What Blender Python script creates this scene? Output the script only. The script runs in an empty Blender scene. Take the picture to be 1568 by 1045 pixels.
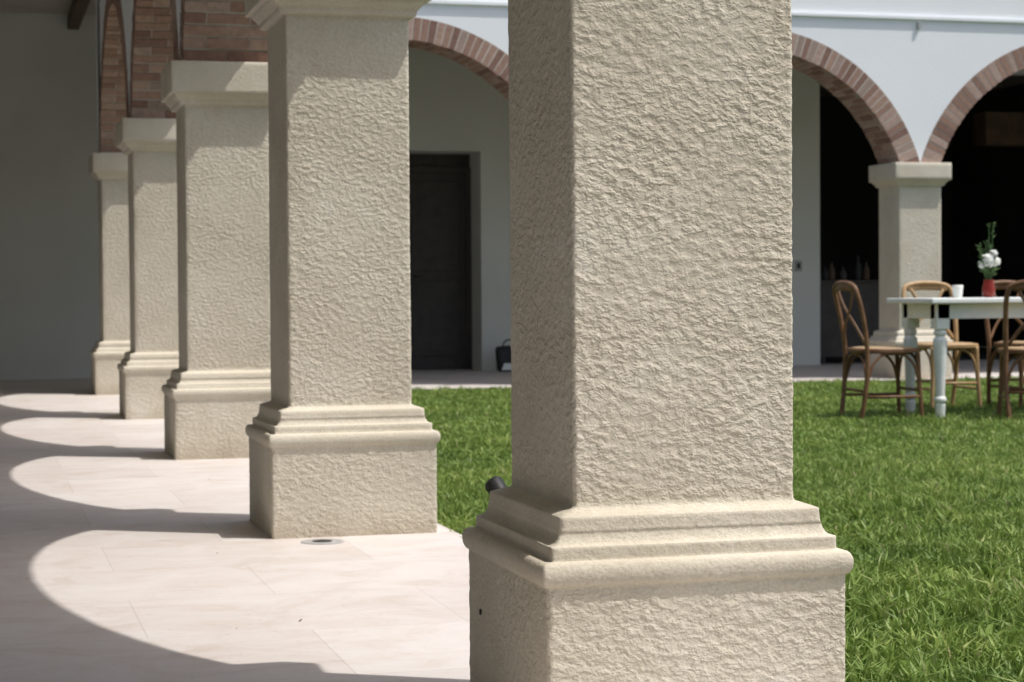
import bpy, math, random
import numpy as np
from mathutils import Vector, Matrix, noise
random.seed(3); np.random.seed(3)
S=3.3; XC=1.2585; HW=0.215; CAMZ=0.836
scene=bpy.context.scene
COL=scene.collection

# ---------------------------------------------------------------- helpers
def obj(name, me, parent=None, mat=None):
    o=bpy.data.objects.new(name, me); COL.objects.link(o)
    if parent: o.parent=parent
    if mat: me.materials.append(mat)
    return o
def empty(name, loc=(0,0,0), rz=0):
    o=bpy.data.objects.new(name,None); COL.objects.link(o); o.location=loc; o.rotation_euler=(0,0,rz)
    o.empty_display_size=0.1
    return o
def mesh(name, v, f, smooth=False):
    me=bpy.data.meshes.new(name); me.from_pydata([tuple(p) for p in v],[],f); me.update()
    if smooth: me.polygons.foreach_set('use_smooth',[True]*len(me.polygons))
    return me
class MB:
    def __init__(s): s.v=[]; s.f=[]; s.r=[]
    def box(s,x0,x1,y0,y1,z0,z1,r=None):
        b=len(s.v)
        s.v+=[(x0,y0,z0),(x1,y0,z0),(x1,y1,z0),(x0,y1,z0),(x0,y0,z1),(x1,y0,z1),(x1,y1,z1),(x0,y1,z1)]
        s.f+=[(b,b+3,b+2,b+1),(b+4,b+5,b+6,b+7),(b,b+1,b+5,b+4),(b+1,b+2,b+6,b+5),(b+2,b+3,b+7,b+6),(b+3,b,b+4,b+7)]
        s.r+=[random.random() if r is None else r]*6
    def hexa(s,p,r=None):
        b=len(s.v); s.v+=p
        s.f+=[(b,b+3,b+2,b+1),(b+4,b+5,b+6,b+7),(b,b+1,b+5,b+4),(b+1,b+2,b+6,b+5),(b+2,b+3,b+7,b+6),(b+3,b,b+4,b+7)]
        s.r+=[random.random() if r is None else r]*6
    def tube(s,pts,rad,n=8,sub=6,flat=1.0,closed=False):
        P=[Vector(p) for p in pts]; Q=[]
        if len(P)>2:
            for i in range(len(P)-1):
                p0=P[max(i-1,0)];p1=P[i];p2=P[i+1];p3=P[min(i+2,len(P)-1)]
                for k in range(sub):
                    t=k/sub
                    Q.append(0.5*((2*p1)+(p2-p0)*t+(2*p0-5*p1+4*p2-p3)*t*t+(3*p1-p0-3*p2+p3)*t*t*t))
            Q.append(P[-1])
        else: Q=P
        b=len(s.v); N=len(Q); up=None
        for i,q in enumerate(Q):
            t=(Q[min(i+1,N-1)]-Q[max(i-1,0)]).normalized()
            if up is None:
                up=Vector((0,0,1)) if abs(t.z)<.9 else Vector((1,0,0))
            a=(up-t*up.dot(t)).normalized(); c=t.cross(a); up=a
            rr=rad[0]+(rad[1]-rad[0])*i/max(N-1,1) if isinstance(rad,tuple) else rad
            for k in range(n):
                an=2*math.pi*k/n
                s.v.append(tuple(q+a*math.cos(an)*rr+c*math.sin(an)*rr*flat))
        for i in range(N-1):
            for k in range(n):
                s.f.append((b+i*n+k,b+i*n+(k+1)%n,b+(i+1)*n+(k+1)%n,b+(i+1)*n+k)); s.r.append(.5)
        s.f.append(tuple(b+k for k in range(n))[::-1]); s.r.append(.5)
        s.f.append(tuple(b+(N-1)*n+k for k in range(n))); s.r.append(.5)
    def lathe(s,prof,c=(0,0,0),n=20):
        b=len(s.v)
        for r,z in prof:
            for k in range(n):
                a=2*math.pi*k/n; s.v.append((c[0]+r*math.cos(a),c[1]+r*math.sin(a),c[2]+z))
        for i in range(len(prof)-1):
            for k in range(n):
                s.f.append((b+i*n+k,b+i*n+(k+1)%n,b+(i+1)*n+(k+1)%n,b+(i+1)*n+k)); s.r.append(.5)
        s.f.append(tuple(b+k for k in range(n))[::-1]); s.r.append(.5)
        m=b+(len(prof)-1)*n
        s.f.append(tuple(m+k for k in range(n))); s.r.append(.5)
    def make(s,name,parent=None,mat=None,smooth=False,bevel=0):
        me=mesh(name,s.v,s.f,smooth)
        a=me.attributes.new('rnd','FLOAT','FACE'); a.data.foreach_set('value',s.r)
        o=obj(name,me,parent,mat)
        if bevel:
            m=o.modifiers.new('bev','BEVEL'); m.width=bevel; m.segments=2; m.limit_method='ANGLE'
        return o

# ---------------------------------------------------------------- materials
def newmat(name):
    m=bpy.data.materials.new(name); m.use_nodes=True; nt=m.node_tree
    return m,nt,nt.nodes['Principled BSDF']
def N(nt,t,**k):
    n=nt.nodes.new(t)
    for a,b in k.items():
        if a in n.inputs.keys(): n.inputs[a].default_value=b
        else: setattr(n,a,b)
    return n
def ramp(nt,stops):
    n=nt.nodes.new('ShaderNodeValToRGB'); e=n.color_ramp.elements
    while len(e)<len(stops): e.new(.5)
    for i,(p,c) in enumerate(stops):
        e[i].position=p; e[i].color=(*c,1) if len(c)==3 else c
    return n
def noisy(name,c1,c2,scale=3,rough=.8,bump=.0,bscale=60,detail=3,spec=.3):
    m,nt,b=newmat(name); L=nt.links
    tc=N(nt,'ShaderNodeTexCoord'); n=N(nt,'ShaderNodeTexNoise',Scale=scale,Detail=detail,Roughness=.6)
    L.new(tc.outputs['Object'],n.inputs['Vector'])
    r=ramp(nt,[(.3,c1),(.7,c2)]); L.new(n.outputs['Fac'],r.inputs[0]); L.new(r.outputs[0],b.inputs['Base Color'])
    b.inputs['Roughness'].default_value=rough; b.inputs['Specular IOR Level'].default_value=spec
    if bump:
        n2=N(nt,'ShaderNodeTexNoise',Scale=bscale,Detail=2); L.new(tc.outputs['Object'],n2.inputs['Vector'])
        bp=N(nt,'ShaderNodeBump',Distance=bump,Strength=1.0); L.new(n2.outputs['Fac'],bp.inputs['Height']); L.new(bp.outputs[0],b.inputs['Normal'])
    return m
def stucco():
    m,nt,b=newmat('textured_stucco'); L=nt.links
    ge=N(nt,'ShaderNodeNewGeometry')      # world position: every column gets its own pattern
    mp=N(nt,'ShaderNodeMapping'); mp.inputs['Rotation'].default_value=(math.radians(-30),math.radians(-48),0); mp.inputs['Scale'].default_value=(1.0,1.0,1.4)
    P=ge.outputs['Position']
    L.new(P,mp.inputs['Vector'])
    n1=N(nt,'ShaderNodeTexNoise',Scale=54,Detail=2.2,Roughness=.55,Distortion=.15); L.new(mp.outputs[0],n1.inputs['Vector'])
    r1=ramp(nt,[(.36,(0,0,0)),(.52,(.35,.35,.35)),(.70,(1,1,1))]); r1.color_ramp.interpolation='B_SPLINE'; L.new(n1.outputs['Fac'],r1.inputs[0])
    np_=N(nt,'ShaderNodeTexNoise',Scale=6,Detail=1); L.new(P,np_.inputs['Vector'])
    rp=ramp(nt,[(.3,(.5,.5,.5)),(.6,(1,1,1))]); L.new(np_.outputs['Fac'],rp.inputs[0])
    n2=N(nt,'ShaderNodeTexNoise',Scale=150,Detail=3,Roughness=.65); L.new(P,n2.inputs['Vector'])
    at=N(nt,'ShaderNodeAttribute',attribute_name='tex')
    m0=N(nt,'ShaderNodeMath',operation='MULTIPLY'); L.new(r1.outputs[0],m0.inputs[0]); L.new(rp.outputs[0],m0.inputs[1])
    mu=N(nt,'ShaderNodeMath',operation='MULTIPLY'); L.new(m0.outputs[0],mu.inputs[0]); L.new(at.outputs['Fac'],mu.inputs[1])
    ma=N(nt,'ShaderNodeMath',operation='MULTIPLY_ADD'); ma.inputs[1].default_value=.36; L.new(n2.outputs['Fac'],ma.inputs[0]); L.new(mu.outputs[0],ma.inputs[2])
    bp=N(nt,'ShaderNodeBump',Distance=.0036,Strength=1.0); L.new(ma.outputs[0],bp.inputs['Height']); L.new(bp.outputs[0],b.inputs['Normal'])
    n3=N(nt,'ShaderNodeTexNoise',Scale=2.4,Detail=5,Roughness=.7); L.new(P,n3.inputs['Vector'])
    r3=ramp(nt,[(.3,(.585,.53,.43)),(.5,(.655,.60,.495)),(.64,(.70,.65,.55)),(.72,(.78,.75,.68))]); L.new(n3.outputs['Fac'],r3.inputs[0])
    r4=ramp(nt,[(.3,(.85,.83,.79)),(.6,(1,1,1))]); L.new(n2.outputs['Fac'],r4.inputs[0])
    mx=N(nt,'ShaderNodeMix',data_type='RGBA',blend_type='MULTIPLY'); mx.inputs[0].default_value=1
    L.new(r3.outputs[0],mx.inputs[6]); L.new(r4.outputs[0],mx.inputs[7])
    # colour slightly darker towards the foot of the plinth
    sx=N(nt,'ShaderNodeSeparateXYZ'); L.new(P,sx.inputs[0])
    az=N(nt,'ShaderNodeMath',operation='MULTIPLY_ADD'); az.inputs[1].default_value=.12; L.new(n3.outputs['Fac'],az.inputs[0]); L.new(sx.outputs['Z'],az.inputs[2])
    rz=ramp(nt,[(.05,(.80,.77,.73)),(.16,(1,1,1))]); L.new(az.outputs[0],rz.inputs[0])
    m2=N(nt,'ShaderNodeMix',data_type='RGBA',blend_type='MULTIPLY'); m2.inputs[0].default_value=1
    L.new(mx.outputs[2],m2.inputs[6]); L.new(rz.outputs[0],m2.inputs[7]); L.new(m2.outputs[2],b.inputs['Base Color'])
    b.inputs['Roughness'].default_value=.85; b.inputs['Specular IOR Level'].default_value=.2
    return m
M_ST=stucco()
M_WHITE=noisy('white_plaster',(.83,.86,.88),(.88,.90,.915),1.2,.85,.0012,40)
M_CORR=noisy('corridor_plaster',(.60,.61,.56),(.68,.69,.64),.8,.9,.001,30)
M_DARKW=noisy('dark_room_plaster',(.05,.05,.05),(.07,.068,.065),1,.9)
M_MORTAR=noisy('mortar',(.46,.41,.36),(.56,.51,.45),30,.95)
M_WOODB=noisy('dark_beam_wood',(.07,.045,.03),(.12,.08,.05),6,.7)
M_CEIL=noisy('ceiling_boards',(.46,.42,.36),(.54,.50,.44),4,.8)
M_DOOR=noisy('door_wood',(.05,.044,.04),(.07,.062,.056),8,.6)
M_SOIL=noisy('soil',(.035,.05,.018),(.07,.09,.03),25,.95)
M_METAL=noisy('drain_metal',(.3,.3,.3),(.45,.45,.44),40,.45)
M_BLACK=noisy('black_plastic',(.012,.012,.013),(.03,.03,.03),20,.5)
M_WHITEP=noisy('white_paint',(.74,.78,.75),(.82,.84,.81),12,.45)
M_CHAIR=noisy('brown_bentwood',(.13,.065,.032),(.22,.12,.06),14,.45)
M_CHAIRSUN=noisy('sunlit_bentwood',(.42,.27,.13),(.55,.37,.2),14,.45)  # bentwood with its sunlit tone put into the colour
M_SEAT=noisy('woven_seat',(.36,.25,.13),(.50,.36,.21),90,.8)
M_RED=noisy('red_glass',(.16,.015,.012),(.25,.03,.015),8,.2)
M_PETAL=noisy('petal_white',(.75,.76,.70),(.85,.85,.80),10,.7)
M_STEM=noisy('stem_green',(.05,.10,.03),(.09,.16,.05),10,.7)
def brickmat():
    m,nt,b=newmat('brick'); L=nt.links
    at=N(nt,'ShaderNodeAttribute',attribute_name='rnd')
    r=ramp(nt,[(0,(.23,.13,.10)),(.3,(.33,.20,.15)),(.6,(.40,.26,.20)),(.85,(.46,.33,.27)),(1,(.33,.25,.21))]); L.new(at.outputs['Fac'],r.inputs[0])
    tc=N(nt,'ShaderNodeTexCoord'); n=N(nt,'ShaderNodeTexNoise',Scale=35,Detail=3); L.new(tc.outputs['Object'],n.inputs['Vector'])
    r2=ramp(nt,[(.3,(.7,.7,.7)),(.7,(1.05,1.05,1.05))]); L.new(n.outputs['Fac'],r2.inputs[0])
    mx=N(nt,'ShaderNodeMix',data_type='RGBA',blend_type='MULTIPLY'); mx.inputs[0].default_value=1
    L.new(r.outputs[0],mx.inputs[6]); L.new(r2.outputs[0],mx.inputs[7]); L.new(mx.outputs[2],b.inputs['Base Color'])
    b.inputs['Roughness'].default_value=.9
    return m
M_BRICK=brickmat()
def floormat():
    m,nt,b=newmat('limestone_tiles'); L=nt.links
    tc=N(nt,'ShaderNodeTexCoord')
    br=N(nt,'ShaderNodeTexBrick',Scale=1.0); br.offset=.5
    br.inputs['Brick Width'].default_value=.8; br.inputs['Row Height'].default_value=.6; br.inputs['Mortar Size'].default_value=.0022; br.inputs['Mortar Smooth'].default_value=.5
    br.inputs['Color1'].default_value=(.625,.58,.545,1); br.inputs['Color2'].default_value=(.69,.655,.625,1); br.inputs['Mortar'].default_value=(.54,.495,.46,1)
    L.new(tc.outputs['Object'],br.inputs['Vector'])
    ms=N(nt,'ShaderNodeMapping'); ms.inputs['Scale'].default_value=(.8,1.1,1); L.new(tc.outputs['Object'],ms.inputs['Vector'])
    n=N(nt,'ShaderNodeTexNoise',Scale=4.5,Detail=8,Roughness=.74,Distortion=.8); L.new(ms.outputs[0],n.inputs['Vector'])
    r=ramp(nt,[(.30,(.82,.75,.70)),(.42,(.94,.895,.865)),(.54,(1,.985,.98)),(.70,(1.06,1.06,1.06))]); L.new(n.outputs['Fac'],r.inputs[0])
    mx=N(nt,'ShaderNodeMix',data_type='RGBA',blend_type='MULTIPLY'); mx.inputs[0].default_value=1
    L.new(br.outputs['Color'],mx.inputs[6]); L.new(r.outputs[0],mx.inputs[7])
    # small pits
    n5=N(nt,'ShaderNodeTexNoise',Scale=45,Detail=3,Roughness=.7); L.new(tc.outputs['Object'],n5.inputs['Vector'])
    r5=ramp(nt,[(.28,(.80,.77,.74)),(.38,(1,1,1))]); L.new(n5.outputs['Fac'],r5.inputs[0])
    m2=N(nt,'ShaderNodeMix',data_type='RGBA',blend_type='MULTIPLY'); m2.inputs[0].default_value=1
    L.new(mx.outputs[2],m2.inputs[6]); L.new(r5.outputs[0],m2.inputs[7])
    L.new(m2.outputs[2],b.inputs['Base Color'])
    b.inputs['Roughness'].default_value=.58
    b.inputs['Specular IOR Level'].default_value=.4
    return m
M_FLOOR=floormat()
def grassmat():
    m,nt,b=newmat('grass_blades'); L=nt.links
    at=N(nt,'ShaderNodeAttribute',attribute_name='rnd')
    r=ramp(nt,[(0,(.12,.20,.035)),(.4,(.215,.33,.065)),(.75,(.32,.42,.105)),(.93,(.42,.49,.17)),(1,(.52,.46,.26))]); L.new(at.outputs['Fac'],r.inputs[0])
    ge=N(nt,'ShaderNodeNewGeometry'); n=N(nt,'ShaderNodeTexNoise',Scale=1.5,Detail=4,Roughness=.65); L.new(ge.outputs['Position'],n.inputs['Vector'])
    r2=ramp(nt,[(.33,(.60,.68,.62)),(.5,(.95,.95,.95)),(.68,(1.2,1.1,1.15))]); L.new(n.outputs['Fac'],r2.inputs[0])
    mx=N(nt,'ShaderNodeMix',data_type='RGBA',blend_type='MULTIPLY'); mx.inputs[0].default_value=1
    L.new(r.outputs[0],mx.inputs[6]); L.new(r2.outputs[0],mx.inputs[7])
    L.new(mx.outputs[2],b.inputs['Base Color']); b.inputs['Roughness'].default_value=.5; b.inputs['Specular IOR Level'].default_value=.35
    tr=N(nt,'ShaderNodeBsdfTranslucent'); L.new(mx.outputs[2],tr.inputs['Color'])
    ms=N(nt,'ShaderNodeMixShader'); ms.inputs[0].default_value=.3
    L.new(b.outputs[0],ms.inputs[1]); L.new(tr.outputs[0],ms.inputs[2]); L.new(ms.outputs[0],nt.nodes['Material Output'].inputs['Surface'])
    return m
M_GRASS=grassmat()

# ---------------------------------------------------------------- columns
P_=.0725
PROF_BASE=[(-.06,P_,1),(.295,P_,1),(.311,P_,.5),(.3115,.0765,.25),(.315,.0795,.25),(.322,.0825,.25),(.331,.0840,.25),(.341,.0835,.25),(.349,.080,.25),(.353,.076,.25),(.3545,.071,.25),(.355,.0615,.25),(.356,.0605,.25),(.379,.060,.25),(.3805,.0585,.25),(.381,.052,.25),(.386,.046,.25),(.394,.0415,.25),(.403,.039,.25),(.4035,.0395,.25),(.409,.038,.25),(.429,.0365,.25),(.431,.0345,.25),(.4365,.020,.25),(.442,.003,.3),(.447,.0,.7),(.46,.0,1)]
CZO=.012
PROF_CAP=[(z+CZO,o,t) for z,o,t in [(1.765,.0,1),(1.775,.0,.5),(1.7755,.018,.25),(1.779,.023,.25),(1.788,.026,.25),(1.798,.026,.25),(1.7985,.030,.25),(1.806,.036,.25),(1.816,.046,.25),(1.826,.052,.25),(1.828,.052,.25),(1.8285,.068,.25),(1.831,.071,.25)]]+[(1.995,.071,.25),(2.0,.067,.25)]
def column(name,cx,cy,res,amp,seed,ztop=None):
    levels=[]
    prof=PROF_BASE+PROF_CAP
    for (z0,o0,t0),(z1,o1,t1) in zip(prof[:-1],prof[1:]):
        k=max(1,int((z1-z0)/res))
        for i in range(k):
            f=i/k; levels.append((z0+(z1-z0)*f,o0+(o1-o0)*f,t0+(t1-t0)*f))
    levels.append(prof[-1])
    n=max(4,int(2*HW/res)); cr=.006
    dirs=[((-1,-1),(1,-1)),((1,-1),(1,1)),((1,1),(-1,1)),((-1,1),(-1,-1))]
    v=[];tex=[]
    for z,off,t in levels:
        h=HW+off; a=h-cr
        for (p,q) in dirs:
            dx,dy=(q[0]-p[0])/2,(q[1]-p[1])/2      # along
            ox,oy=dy,-dx                            # outward normal
            for k in range(2):
                an=(-45+22.5*(k))*math.pi/180
                c_,s_=math.cos(an),math.sin(an)
                vx=ox*c_+dx*s_; vy=oy*c_+dy*s_
                v.append((p[0]*a+vx*cr,p[1]*a+vy*cr,z,vx,vy)); tex.append(t)
            for i in range(n+1):
                u=-1+2*i/n
                v.append((ox*h+dx*a*u,oy*h+dy*a*u,z,ox,oy)); tex.append(t)
            an=22.5*math.pi/180
            vx=ox*math.cos(an)+dx*math.sin(an); vy=oy*math.cos(an)+dy*math.sin(an)
            v.append((q[0]*a+vx*cr,q[1]*a+vy*cr,z,vx,vy)); tex.append(t)
    m=4*(n+4); out=[]
    so=Vector((seed*7.3,seed*3.1,seed*1.7))
    for (x,y,z,nx,ny),t in zip(v,tex):
        p=Vector((x,y,z))+so
        q=Vector((p.x+p.z*.3,p.y+p.z*.3,p.z*1.2))
        d=max(noise.noise(q*50),-.3)*.8+noise.noise(p*14)*.2
        d=d*amp*(.12+.88*t)+noise.noise(p*2.1)*.002+noise.noise(p*85)*amp*.35*(.5+.5*t)
        if abs(nx)<.95 and abs(ny)<.95: d-=abs(noise.noise(p*26+Vector((5,5,5))))*amp*(.9+.7*t)
        out.append((x+nx*d,y+ny*d,z))
    f=[]
    L_=len(levels)
    for i in range(L_-1):
        for k in range(m):
            k2=(k+1)%m
            f.append((i*m+k,i*m+k2,(i+1)*m+k2,(i+1)*m+k))
    f.append(tuple((L_-1)*m+k for k in range(m)))
    me=mesh(name,out,f,True)
    a=me.attributes.new('tex','FLOAT','POINT'); a.data.foreach_set('value',tex)
    o=obj(name,me,None,M_ST); o.location=(cx,cy,0)
    return o
ROWY=[S*k+.2925 for k in range(-1,6)]
RES={1:.0045,2:.008,3:.015}
for k,y in zip(range(-1,6),ROWY):
    c1=column('stone_column',XC,y,RES.get(k,.03),.0020 if k in(1,2) else .0015,k+2)
    if k==1:
        h=MB(); h.lathe([(.006,0),(.006,.004)],n=10); o=h.make('hole_disc',c1,M_BLACK); o.location=(-HW-P_+.002,3.78-y,.195); o.rotation_euler=(0,-math.pi/2,0)  # black disc stands in for the dark of a small hole
FY=ROWY[-1]                       # far arcade centre line
FXC=8.51
FX=[FXC-S,FXC,FXC+S,FXC+2*S]
for i,x in enumerate(FX): column('stone_column',x,FY,.03,.0015,20+i)
column('stone_column',FXC-2*S,FY,.03,.0015,30)

# ---------------------------------------------------------------- building
B=empty('arcade_building')
ZS=2.0; CZ=1.48; R0=1.53; R1=1.73; ZT=3.85
def arch(uc,mapf,name):
    br=MB(); mo=MB(); half=S/2
    a0=math.radians(17.6); a1=math.pi-a0
    n=int(R0*(a1-a0)/.064); v0,v1=-HW-.006,HW+.006
    def hexv(ra,rb,aa,ab,va,vb):
        P=[]
        for (r,a,v) in [(ra,aa,va),(rb,aa,va),(rb,aa,vb),(ra,aa,vb),(ra,ab,va),(rb,ab,va),(rb,ab,vb),(ra,ab,vb)]:
            P.append(mapf(uc+r*math.cos(a),v,CZ+r*math.sin(a)))
        return P
    da=(a1-a0)/n
    for i in range(n):
        g=random.uniform(.0042,.0068)/R0
        aa=a0+i*da+g; ab=a0+(i+1)*da-g
        if i%2: cuts=[v0,v0+.22,v1]
        else: cuts=[v0,v0+.11,v0+.33,v1]
        for c0,c1 in zip(cuts[:-1],cuts[1:]):
            j=random.uniform(-.003,.003)
            br.hexa(hexv(R0+j,R1-.002,aa,ab,c0+(.004 if c0>v0 else random.uniform(0,.004)),c1-(.004 if c1<v1 else random.uniform(0,.004))))
    for i in range(n):
        mo.hexa(hexv(R0+.006,R1-.001,a0+i*da,a0+(i+1)*da,v0+.005,v1-.005))
    br.make(name,B,M_BRICK); mo.make(name+'_mortar',B,M_MORTAR)
def spandrel(uc,mapf,name,mat):
    half=S/2; v=[];f=[];n=48
    for i in range(n+1):
        t=math.acos(half/R1)+ (math.pi-2*math.acos(half/R1))*i/n
        u=uc+R1*math.cos(t); z=CZ+R1*math.sin(t)
        for vv in(-HW,HW):
            v.append(mapf(u,vv,z)); v.append(mapf(u,vv,ZT))
    for i in range(n):
        a=i*4;b=a+4
        f+=[(a,b,b+1,a+1),(a+2,a+3,b+3,b+2),(a+1,b+1,b+3,a+3),(a,a+2,b+2,b)]
    obj(name,mesh(name,v,f),B,mat)
rowmap=lambda u,v,z:(XC-v,u,z)
farmap=lambda u,v,z:(u,FY+v,z)
for a,b in zip(ROWY[:-1],ROWY[1:]):
    arch((a+b)/2,rowmap,'brick_arch'); spandrel((a+b)/2,rowmap,'arcade_wall',M_WHITE)
farcent=[FXC-1.5*S,FXC-.5*S,FXC+.5*S,FXC+1.5*S]
for c in farcent:
    arch(c,farmap,'brick_arch'); spandrel(c,farmap,'arcade_wall',M_WHITE)
w=MB(); w.box(XC-HW,FXC-2*S,FY-HW,FY+HW,2.0,ZT); w.make('corner_wall',B,M_WHITE)
w=MB(); w.box(XC+HW+.04,16.5,FY-HW-.028,FY-HW,3.325,3.352); w.box(XC+HW+.05,16.5,FY-HW-.05,FY-HW-.0,3.80,3.85)
w.box(XC+HW,XC+HW+.028,-3,FY-HW-.04,3.325,3.352)
w.make('string_course',B,M_WHITE)
w=MB(); w.box(-.014,.014,-.03,0,-.03,.03); o=w.make('wall_hook',B,M_METAL); o.location=(FXC-.02,FY-HW-.001,3.27)
# end wall with openings
WY=19.9; XW=-2.6; XE=16.5
w=MB()
w.box(XW,3.85,WY,WY+.55,0,3.6); w.box(3.85,5.15,WY,WY+.55,2.30,3.6); w.box(5.15,9.0,WY,WY+.55,0,3.6)
w.box(9.0,13.2,WY,WY+.55,3.3,3.6); w.box(13.2,XE,WY,WY+.55,0,3.6)
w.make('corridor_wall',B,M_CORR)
w=MB(); w.box(XW-.3,XW,-6,WY+.55,0,3.6); w.make('corridor_wall_side',B,M_WHITE)
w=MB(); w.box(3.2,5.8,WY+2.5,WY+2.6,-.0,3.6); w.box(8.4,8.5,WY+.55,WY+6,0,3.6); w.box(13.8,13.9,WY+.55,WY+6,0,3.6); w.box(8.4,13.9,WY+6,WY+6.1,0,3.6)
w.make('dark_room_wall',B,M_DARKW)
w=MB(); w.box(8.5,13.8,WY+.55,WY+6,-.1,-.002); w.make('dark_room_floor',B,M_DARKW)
w=MB(); w.box(11.75,13.75,WY+1.3,WY+1.6,2.55,2.95); w.make('room_beam',B,M_WOODB,bevel=.01)
w=MB(); w.box(XW-.3,XC-HW,-6,WY+.55,3.6,3.75); w.box(XC-HW,XE,FY+HW,WY+.55,3.6,3.75); w.box(XC-HW,XE,WY+.55,WY+6.2,3.6,3.75); w.make('roof_slab',B,M_CEIL)
w=MB()
for i in range(24):
    x=XC-HW-.1+.0+i*.7; w.box(x,x+.11,FY+HW,WY,3.45,3.598)
w.make('ceiling_beam',B,M_WOODB,bevel=.006)
# door
D=empty('wooden_door',(4.5,WY+.45,0)); d=MB(); d.box(-.65,.65,0,.05,.0,2.1); d.make('leaf',D,M_DOOR)
d=MB(); d.box(-.65,.65,-.03,.06,2.1,2.16); d.box(-.65,.65,.02,.04,2.16,2.3); d.box(.59,.65,-.03,-.001,0,2.1); d.make('frame',D,M_DOOR)
d=MB()
for x0 in(-.6,.0):
    for z0,z1 in((.15,.95),(1.05,2.0)):
        d.box(x0,x0+.52,-.012,-.001,z0,z1)
d.make('panel',D,M_DOOR,bevel=.006)
d=MB(); d.tube([(.03,-.02,1.0),(.03,-.05,1.0),(.10,-.05,1.0)],.007); d.make('handle',D,M_BLACK,True)
sw=MB(); sw.box(-.04,.04,-.012,0,-.06,.06); o=sw.make('light_switch',None,M_METAL,bevel=.004); o.location=(8.74,WY-.001,1.09)
sk_=MB(); sk_.box(-.018,.018,-.016,-.012,-.03,.03); sk_.make('rocker',o,M_BLACK)

# ---------------------------------------------------------------- floor & lawn
EX=1.61; EY=FY-.42
w=MB(); w.box(XW,EX,-6,WY+2.5,-.12,0); w.box(EX,XE,EY,WY+.55,-.12,0); 
w.make('stone_floor',None,M_FLOOR)
me=mesh('ground',[(-200,-200,-.125),(200,-200,-.125),(200,200,-.125),(-200,200,-.125)],[(0,1,2,3)]); obj('ground',me,None,M_SOIL)
LZ=-.035
me=mesh('lawn_soil',[(EX,-6,LZ),(XE,-6,LZ),(XE,EY,LZ),(EX,EY,LZ)],[(0,1,2,3)])
LAWN=empty('lawn'); obj('soil',me,LAWN,M_SOIL)
PS=.6
def patch(nb,seed,wsc=1,hsc=1):
    rg=np.random.RandomState(seed)
    x=rg.uniform(-PS/2,PS/2,nb); y=rg.uniform(-PS/2,PS/2,nb)
    cl=np.array([noise.noise(Vector((a*9,b*9,seed))) for a,b in zip(x,y)])
    h=rg.uniform(.026,.062,nb)*(1+.7*cl)*hsc; wd=rg.uniform(.0018,.0038,nb)*wsc
    an=rg.uniform(0,2*np.pi,nb); ld=rg.uniform(0,2*np.pi,nb); ln=h*rg.uniform(.15,1.05,nb)
    px,py=np.cos(an)*wd,np.sin(an)*wd
    lx,ly=np.cos(ld)*ln,np.sin(ld)*ln
    z0=np.zeros(nb)
    V=np.stack([np.stack([x-px,y-py,z0],1),np.stack([x+px,y+py,z0],1),
      np.stack([x+px*.9+lx*.3,y+py*.9+ly*.3,h*.6],1),np.stack([x-px*.9+lx*.3,y-py*.9+ly*.3,h*.6],1),
      np.stack([x+lx,y+ly,h*(1-.25*ln/h)],1)],1).reshape(-1,3)
    F=[]; 
    for i in range(nb):
        b=i*5; F.append((b,b+1,b+2,b+3)); F.append((b+3,b+2,b+4))
    me=mesh('grass_patch',V,F)
    r=np.repeat(np.clip(rg.beta(2.0,2.6,nb)+cl*.3,0,1),2)
    a=me.attributes.new('rnd','FLOAT','FACE'); a.data.foreach_set('value',r.astype(np.float32))
    me.materials.append(M_GRASS); return me
PN=[patch(2300,s+20,1.25,1.35) for s in range(4)]; PM=[patch(2300,s,1.1,1.1) for s in range(5)]; PF=[patch(1300,s+10,1.6) for s in range(3)]
ny=int((EY-1.0)/PS)+1
for i in range(int((12.5-EX)/PS)+1):
    for j in range(ny):
        x=EX+PS*(i+.5)-.005; y=EY-PS*(j+.5)+.01
        if x>(y+1)*.85+1.2: continue
        o=bpy.data.objects.new('grass_patch',random.choice(PN if y<5.5 else PM if y<9 else PF)); COL.objects.link(o); o.parent=LAWN
        o.location=(x,y,LZ); o.rotation_euler=(0,0,random.randint(0,3)*math.pi/2); s=random.uniform(.85,1.15); o.scale=(1,1,s)
wd=MB()
rg=random.Random(5)
for k in range(90):
    y=rg.uniform(3,8.5); x=rg.uniform(EX+.1,y*.62)
    if x<EX+.1: continue
    for l in range(rg.randint(4,8)):
        a=rg.uniform(0,6.28); L1=rg.uniform(.03,.06); wi=L1*.18; zt=rg.uniform(.035,.065)
        c,s=math.cos(a),math.sin(a); b=len(wd.v)
        pts=[(0,0,0),(.35,1,.5),(.75,.8,.95),(1,0,1.0),(.75,-.8,.95),(.35,-1,.5)]
        for t,q,zz in pts: wd.v.append((x+c*L1*t-s*wi*q,y+s*L1*t+c*wi*q,LZ+.01+zt*zz))
        wd.f.append(tuple(b+i for i in range(6))); wd.r.append(rg.uniform(.1,.6))
wd.make('broadleaf_weeds',LAWN,M_GRASS)

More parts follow.
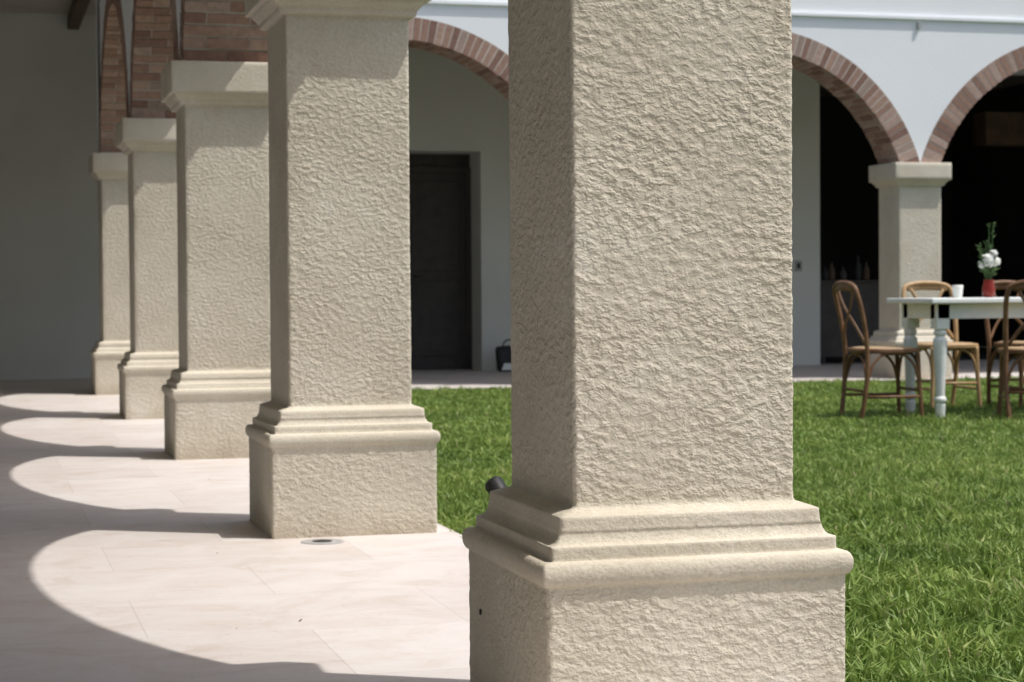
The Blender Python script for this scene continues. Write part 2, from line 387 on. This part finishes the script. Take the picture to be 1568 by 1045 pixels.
# ---------------------------------------------------------------- small things
dr=MB(); dr.lathe([(.0,.003),(.068,.003),(.074,.001)][::-1]); o=dr.make('floor_drain',None,M_METAL); 
o.location=(1.12,6.48,.0)
dd=MB(); dd.lathe([(.0,.0045),(.03,.0045),(.034,.0035)][::-1]); dd.make('hole',o,M_BLACK)
lv=MB(); rg=random.Random(12)
for k in range(9):
    y=rg.uniform(3.9,11); x=rg.uniform(.2,1.55); a=rg.uniform(0,6.28); l=rg.uniform(.005,.010); b=len(lv.v); c,s=math.cos(a),math.sin(a)
    for u,vv,zz in((-1,0,.002),(0,-.4,.003),(1,0,.005),(0,.4,.002)): lv.v.append((x+c*u*l-s*vv*l,y+s*u*l+c*vv*l,zz))
    lv.f.append((b,b+1,b+2,b+3)); lv.r.append(.5)
lv.make('dry_leaf_litter',None,M_WOODB)
G=empty('garden_spotlight',(1.925,7.2,LZ),math.radians(20))
g=MB(); g.tube([(0,0,0),(0,0,.075)],.006); g.box(-.04,.04,-.004,.004,.06,.072); g.make('stake',G,M_BLACK)
g=MB(); g.lathe([(.02,-.04),(.029,-.032),(.035,.0),(.038,.032),(.038,.042),(.032,.04)]); o=g.make('head',G,M_BLACK,True); o.location=(0,0,.11); o.rotation_euler=(math.radians(-55),0,0)
# bag
Gb=empty('tote_bag',(5.36,WY-.28,0))
g=MB(); g.hexa([(-.11,-.07,0),(.11,-.07,0),(.11,.07,0),(-.11,.07,0),(-.14,-.04,.26),(.14,-.04,.28),(.14,.05,.28),(-.14,.05,.26)]); g.make('body',Gb,M_BLACK,bevel=.03)
g=MB(); g.hexa([(-.095,-.078,.02),(.095,-.078,.02),(.095,-.071,.02),(-.095,-.071,.02),(-.06,-.074,.09),(.10,-.072,.08),(.10,-.06,.08),(-.06,-.062,.09)]); g.box(.02,.08,-.070,-.055,.13,.19); g.make('print',Gb,M_WHITEP)
g=MB(); g.tube([(-.07,-.03,.26),(-.04,-.04,.32),(.05,-.04,.33),(.08,-.03,.27)],.008); g.make('handle',Gb,M_BLACK,True)
SB=empty('sideboard',(9.45,WY+.3,0)); g=MB(); g.box(-.4,.5,-.2,.2,.08,.9); g.box(-.43,.53,-.22,.22,.9,.93)
for x in(-.37,.43):
    for y in(-.17,.13): g.box(x,x+.04,y,y+.04,0,.08)
g.make('cabinet',SB,M_DOOR,bevel=.006)
for i,(bx,h) in enumerate([(-.3,.16),(-.22,.2),(-.08,.14),(.10,.27),(.2,.2)]):
    g=MB(); g.lathe([(.035,0),(.037,.02),(.037,h*.55),(.03,h*.66),(.013,h*.75),(.012,h*.96),(.015,h)],n=14)
    o=g.make('bottle',None,[M_BLACK,M_WOODB,M_DOOR][i%3],True); o.location=(9.45+bx,WY+.2,.93)

# ---------------------------------------------------------------- chairs
def chair(x,y,rz,mat,seatmat):
    C=empty('cross_back_chair',(x,y,LZ+.005),rz)
    f=MB()
    f.tube([(-.22,-.17,0),(-.19,-.19,.25),(-.185,-.19,.46),(-.21,-.195,.65),(-.25,-.19,.82),(-.268,-.15,.885),(-.275,0,.905),(-.268,.15,.885),(-.25,.19,.82),(-.21,.195,.65),(-.185,.19,.46),(-.19,.19,.25),(-.22,.17,0)],.0165)
    for s in(-1,1):
        f.tube([(.20,s*.185,0),(.185,s*.17,.25),(.175,s*.165,.455)],(.014,.018))
        f.tube([(-.19,s*-.175,.50),(-.225,s*-.09,.62),(-.245,s*.05,.74),(-.262,s*.125,.855)],.012,flat=.6)
        f.tube([(.186,s*.172,.22),(.15,s*.172,.36),(.08,s*.175,.43),(0,s*.18,.44),(-.08,s*.182,.43),(-.15,s*.186,.36),(-.19,s*.19,.22)],.010)
        f.tube([(.19,s*.178,.16),(-.2,s*.18,.16)],.010)
    f.tube([(.186,-.17,.22),(.186,-.14,.36),(.18,-.07,.43),(.18,.07,.43),(.186,.14,.36),(.186,.17,.22)],.010)
    f.tube([(-.19,-.19,.22),(-.187,-.15,.36),(-.185,-.07,.43),(-.185,.07,.43),(-.187,.15,.36),(-.19,.19,.22)],.010)
    f.tube([(.19,-.178,.20),(.19,.178,.20)],.010); f.tube([(-.2,-.18,.2),(-.2,.18,.2)],.010)
    f.tube([(-.262,-.155,.865),(-.29,0,.875),(-.262,.155,.865)],.022,flat=.35)
    f.make('frame',C,mat,True)
    def seat(sc,z0,z1,nm,mt,inn=1):
        n=40; v=[];fa=[]
        for z,k in((z0,.97),(z0+.004,1),(z1-.006,1),(z1,.97)):
            for i in range(n):
                a=2*math.pi*i/n; c,s_=math.cos(a),math.sin(a)
                px=abs(c)**.6*(1 if c>0 else -1)*.215*sc*k; py=abs(s_)**.6*(1 if s_>0 else -1)*(.205+.015*px/.2)*sc*k
                v.append((px,py,z))
        for j in range(3):
            for i in range(n): fa.append((j*n+i,j*n+(i+1)%n,(j+1)*n+(i+1)%n,(j+1)*n+i))
        fa.append(tuple(range(3*n,4*n))); fa.append(tuple(range(n))[::-1])
        obj(nm,mesh(nm,v,fa),C,mt)
    seat(1,.445,.475,'seat_frame',mat); seat(.86,.46,.480,'woven_seat',seatmat)
    return C
chair(5.78,11.8,math.radians(-3),M_CHAIR,M_SEAT)
chair(6.62,12.55,math.radians(-92),M_CHAIRSUN,M_SEAT)
chair(7.25,12.5,math.radians(-86),M_CHAIR,M_SEAT)
chair(6.57,11.26,math.radians(68),M_CHAIR,M_SEAT)
chair(7.35,11.25,math.radians(95),M_CHAIR,M_SEAT)

# ---------------------------------------------------------------- table
T=empty('dining_table',(0,0,LZ+.005))
t=MB(); t.box(5.97,7.85,11.47,12.13,.765,.80); t.make('top',T,M_WHITEP,bevel=.008)
t=MB(); t.box(6.05,7.78,11.545,11.57,.665,.763); t.box(6.05,7.78,12.03,12.055,.665,.763); t.box(6.045,6.07,11.575,12.025,.665,.763); t.box(7.76,7.785,11.575,12.025,.665,.763); t.make('apron',T,M_WHITEP,bevel=.003)
for x in(6.09,7.74):
    for y in(11.59,12.01):
        t=MB(); t.box(x-.045,x+.045,y-.045,y+.045,.60,.764)
        t.lathe([(.024,0),(.030,.02),(.035,.10),(.030,.115),(.042,.13),(.042,.145),(.030,.16),(.035,.30),(.042,.42),(.048,.50),(.046,.53),(.030,.55),(.043,.565),(.043,.58),(.032,.60)],(x,y,0))
        t.make('leg',T,M_WHITEP)
TZ=LZ+.005+.80
c=MB(); c.lathe([(.028,0),(.03,.01),(.036,.07),(.036,.085),(.032,.085),(.03,.02)]); o=c.make('cup',None,M_PETAL,True); o.location=(6.33,11.8,TZ)
V=empty('flower_vase',(6.56,11.8,TZ))
c=MB(); c.lathe([(.03,0),(.04,.02),(.044,.06),(.036,.09),(.032,.11),(.036,.12),(.03,.12)]); c.make('vase',V,M_RED,True)
c=MB(); fl=MB(); lf=MB()
rg=random.Random(9)
def blossom(cx,cy,cz,r):
    for k in range(26):
        d=Vector((rg.gauss(0,1),rg.gauss(0,1),rg.gauss(0,1)+.4)).normalized(); p=Vector((cx,cy,cz))+d*r*.75
        a=d.orthogonal().normalized(); b=d.cross(a); i=len(fl.v)
        for u,v in((-1,0),(0,-1),(1,0),(0,1)): fl.v.append(tuple(p+(a*u+b*v)*r*.5+d*r*.25*(1 if v==1 else 0)))
        fl.f.append((i,i+1,i+2,i+3)); fl.r.append(.5)
for (ex,ey,ez,r) in[(-.015,-.03,.25,.05),(.035,-.02,.24,.038),(-.05,.0,.22,.03),(.02,-.03,.29,.03)]:
    c.tube([(0,0,.08),(ex*.6,ey*.6,.16),(ex,ey,ez)],.003); blossom(ex,ey,ez,r)
for k in range(12):
    ex,ey=rg.uniform(-.10,.10),rg.uniform(-.03,.06); ez=rg.uniform(.18,.38) if k>1 else .50
    if k<2: ex=(.01,.035)[k]
    c.tube([(0,0,.08),(ex*.4,ey*.4,.16),(ex,ey,ez)],.0035)
    for q in range(12):
        tt=rg.uniform(.5,1); a=rg.uniform(0,6.28); px,py,pz=ex*tt,ey*tt,.08+(ez-.08)*tt; l=.032
        i=len(lf.v); lf.v+=[(px,py,pz),(px+math.cos(a)*l*.5-math.sin(a)*.007,py+math.sin(a)*l*.5+math.cos(a)*.007,pz+.015),(px+math.cos(a)*l,py+math.sin(a)*l,pz+.02),(px+math.cos(a)*l*.5+math.sin(a)*.007,py+math.sin(a)*l*.5-math.cos(a)*.007,pz+.015)]
        lf.f.append((i,i+1,i+2,i+3)); lf.r.append(.5)
c.make('stems',V,M_STEM); fl.make('blossoms',V,M_PETAL); lf.make('leaves',V,M_STEM)

# ---------------------------------------------------------------- light
Ldir=Vector((.857*.454,-.515*.454,.891)).normalized()
sd=bpy.data.lights.new('sun','SUN'); sd.energy=3.5; sd.angle=math.radians(.53); sd.color=(1,.965,.92)
so=bpy.data.objects.new('sun',sd); COL.objects.link(so); so.rotation_euler=Ldir.to_track_quat('Z','Y').to_euler(); so.location=(6,-4,12)
wo=bpy.data.worlds.new('World'); scene.world=wo; wo.use_nodes=True; nt=wo.node_tree
sk=nt.nodes.new('ShaderNodeTexSky'); sk.sky_type='NISHITA'; sk.sun_disc=False; sk.sun_elevation=math.radians(63); sk.sun_rotation=math.radians(121); sk.dust_density=3.5
bg=nt.nodes['Background']; bg.inputs['Strength'].default_value=.15; nt.links.new(sk.outputs[0],bg.inputs['Color'])
scene.view_settings.view_transform='Standard'; scene.view_settings.look='None'; scene.view_settings.exposure=0; scene.view_settings.gamma=1
# ---------------------------------------------------------------- camera
cd=bpy.data.cameras.new('camera'); co=bpy.data.objects.new('camera',cd); COL.objects.link(co)
cd.sensor_width=36; cd.lens=3000/1568*36; cd.clip_end=600; cd.clip_start=.05
yaw=math.radians(15.39); pitch=math.radians(1.461); roll=math.radians(.40)
R=Matrix.Rotation(-yaw,4,'Z')@Matrix.Rotation(math.pi/2-pitch,4,'X')@Matrix.Rotation(-roll,4,'Z')
co.matrix_world=Matrix.Translation((0,0,CAMZ))@R
cd.dof.use_dof=True; cd.dof.focus_distance=3.6; cd.dof.aperture_fstop=11
scene.camera=co
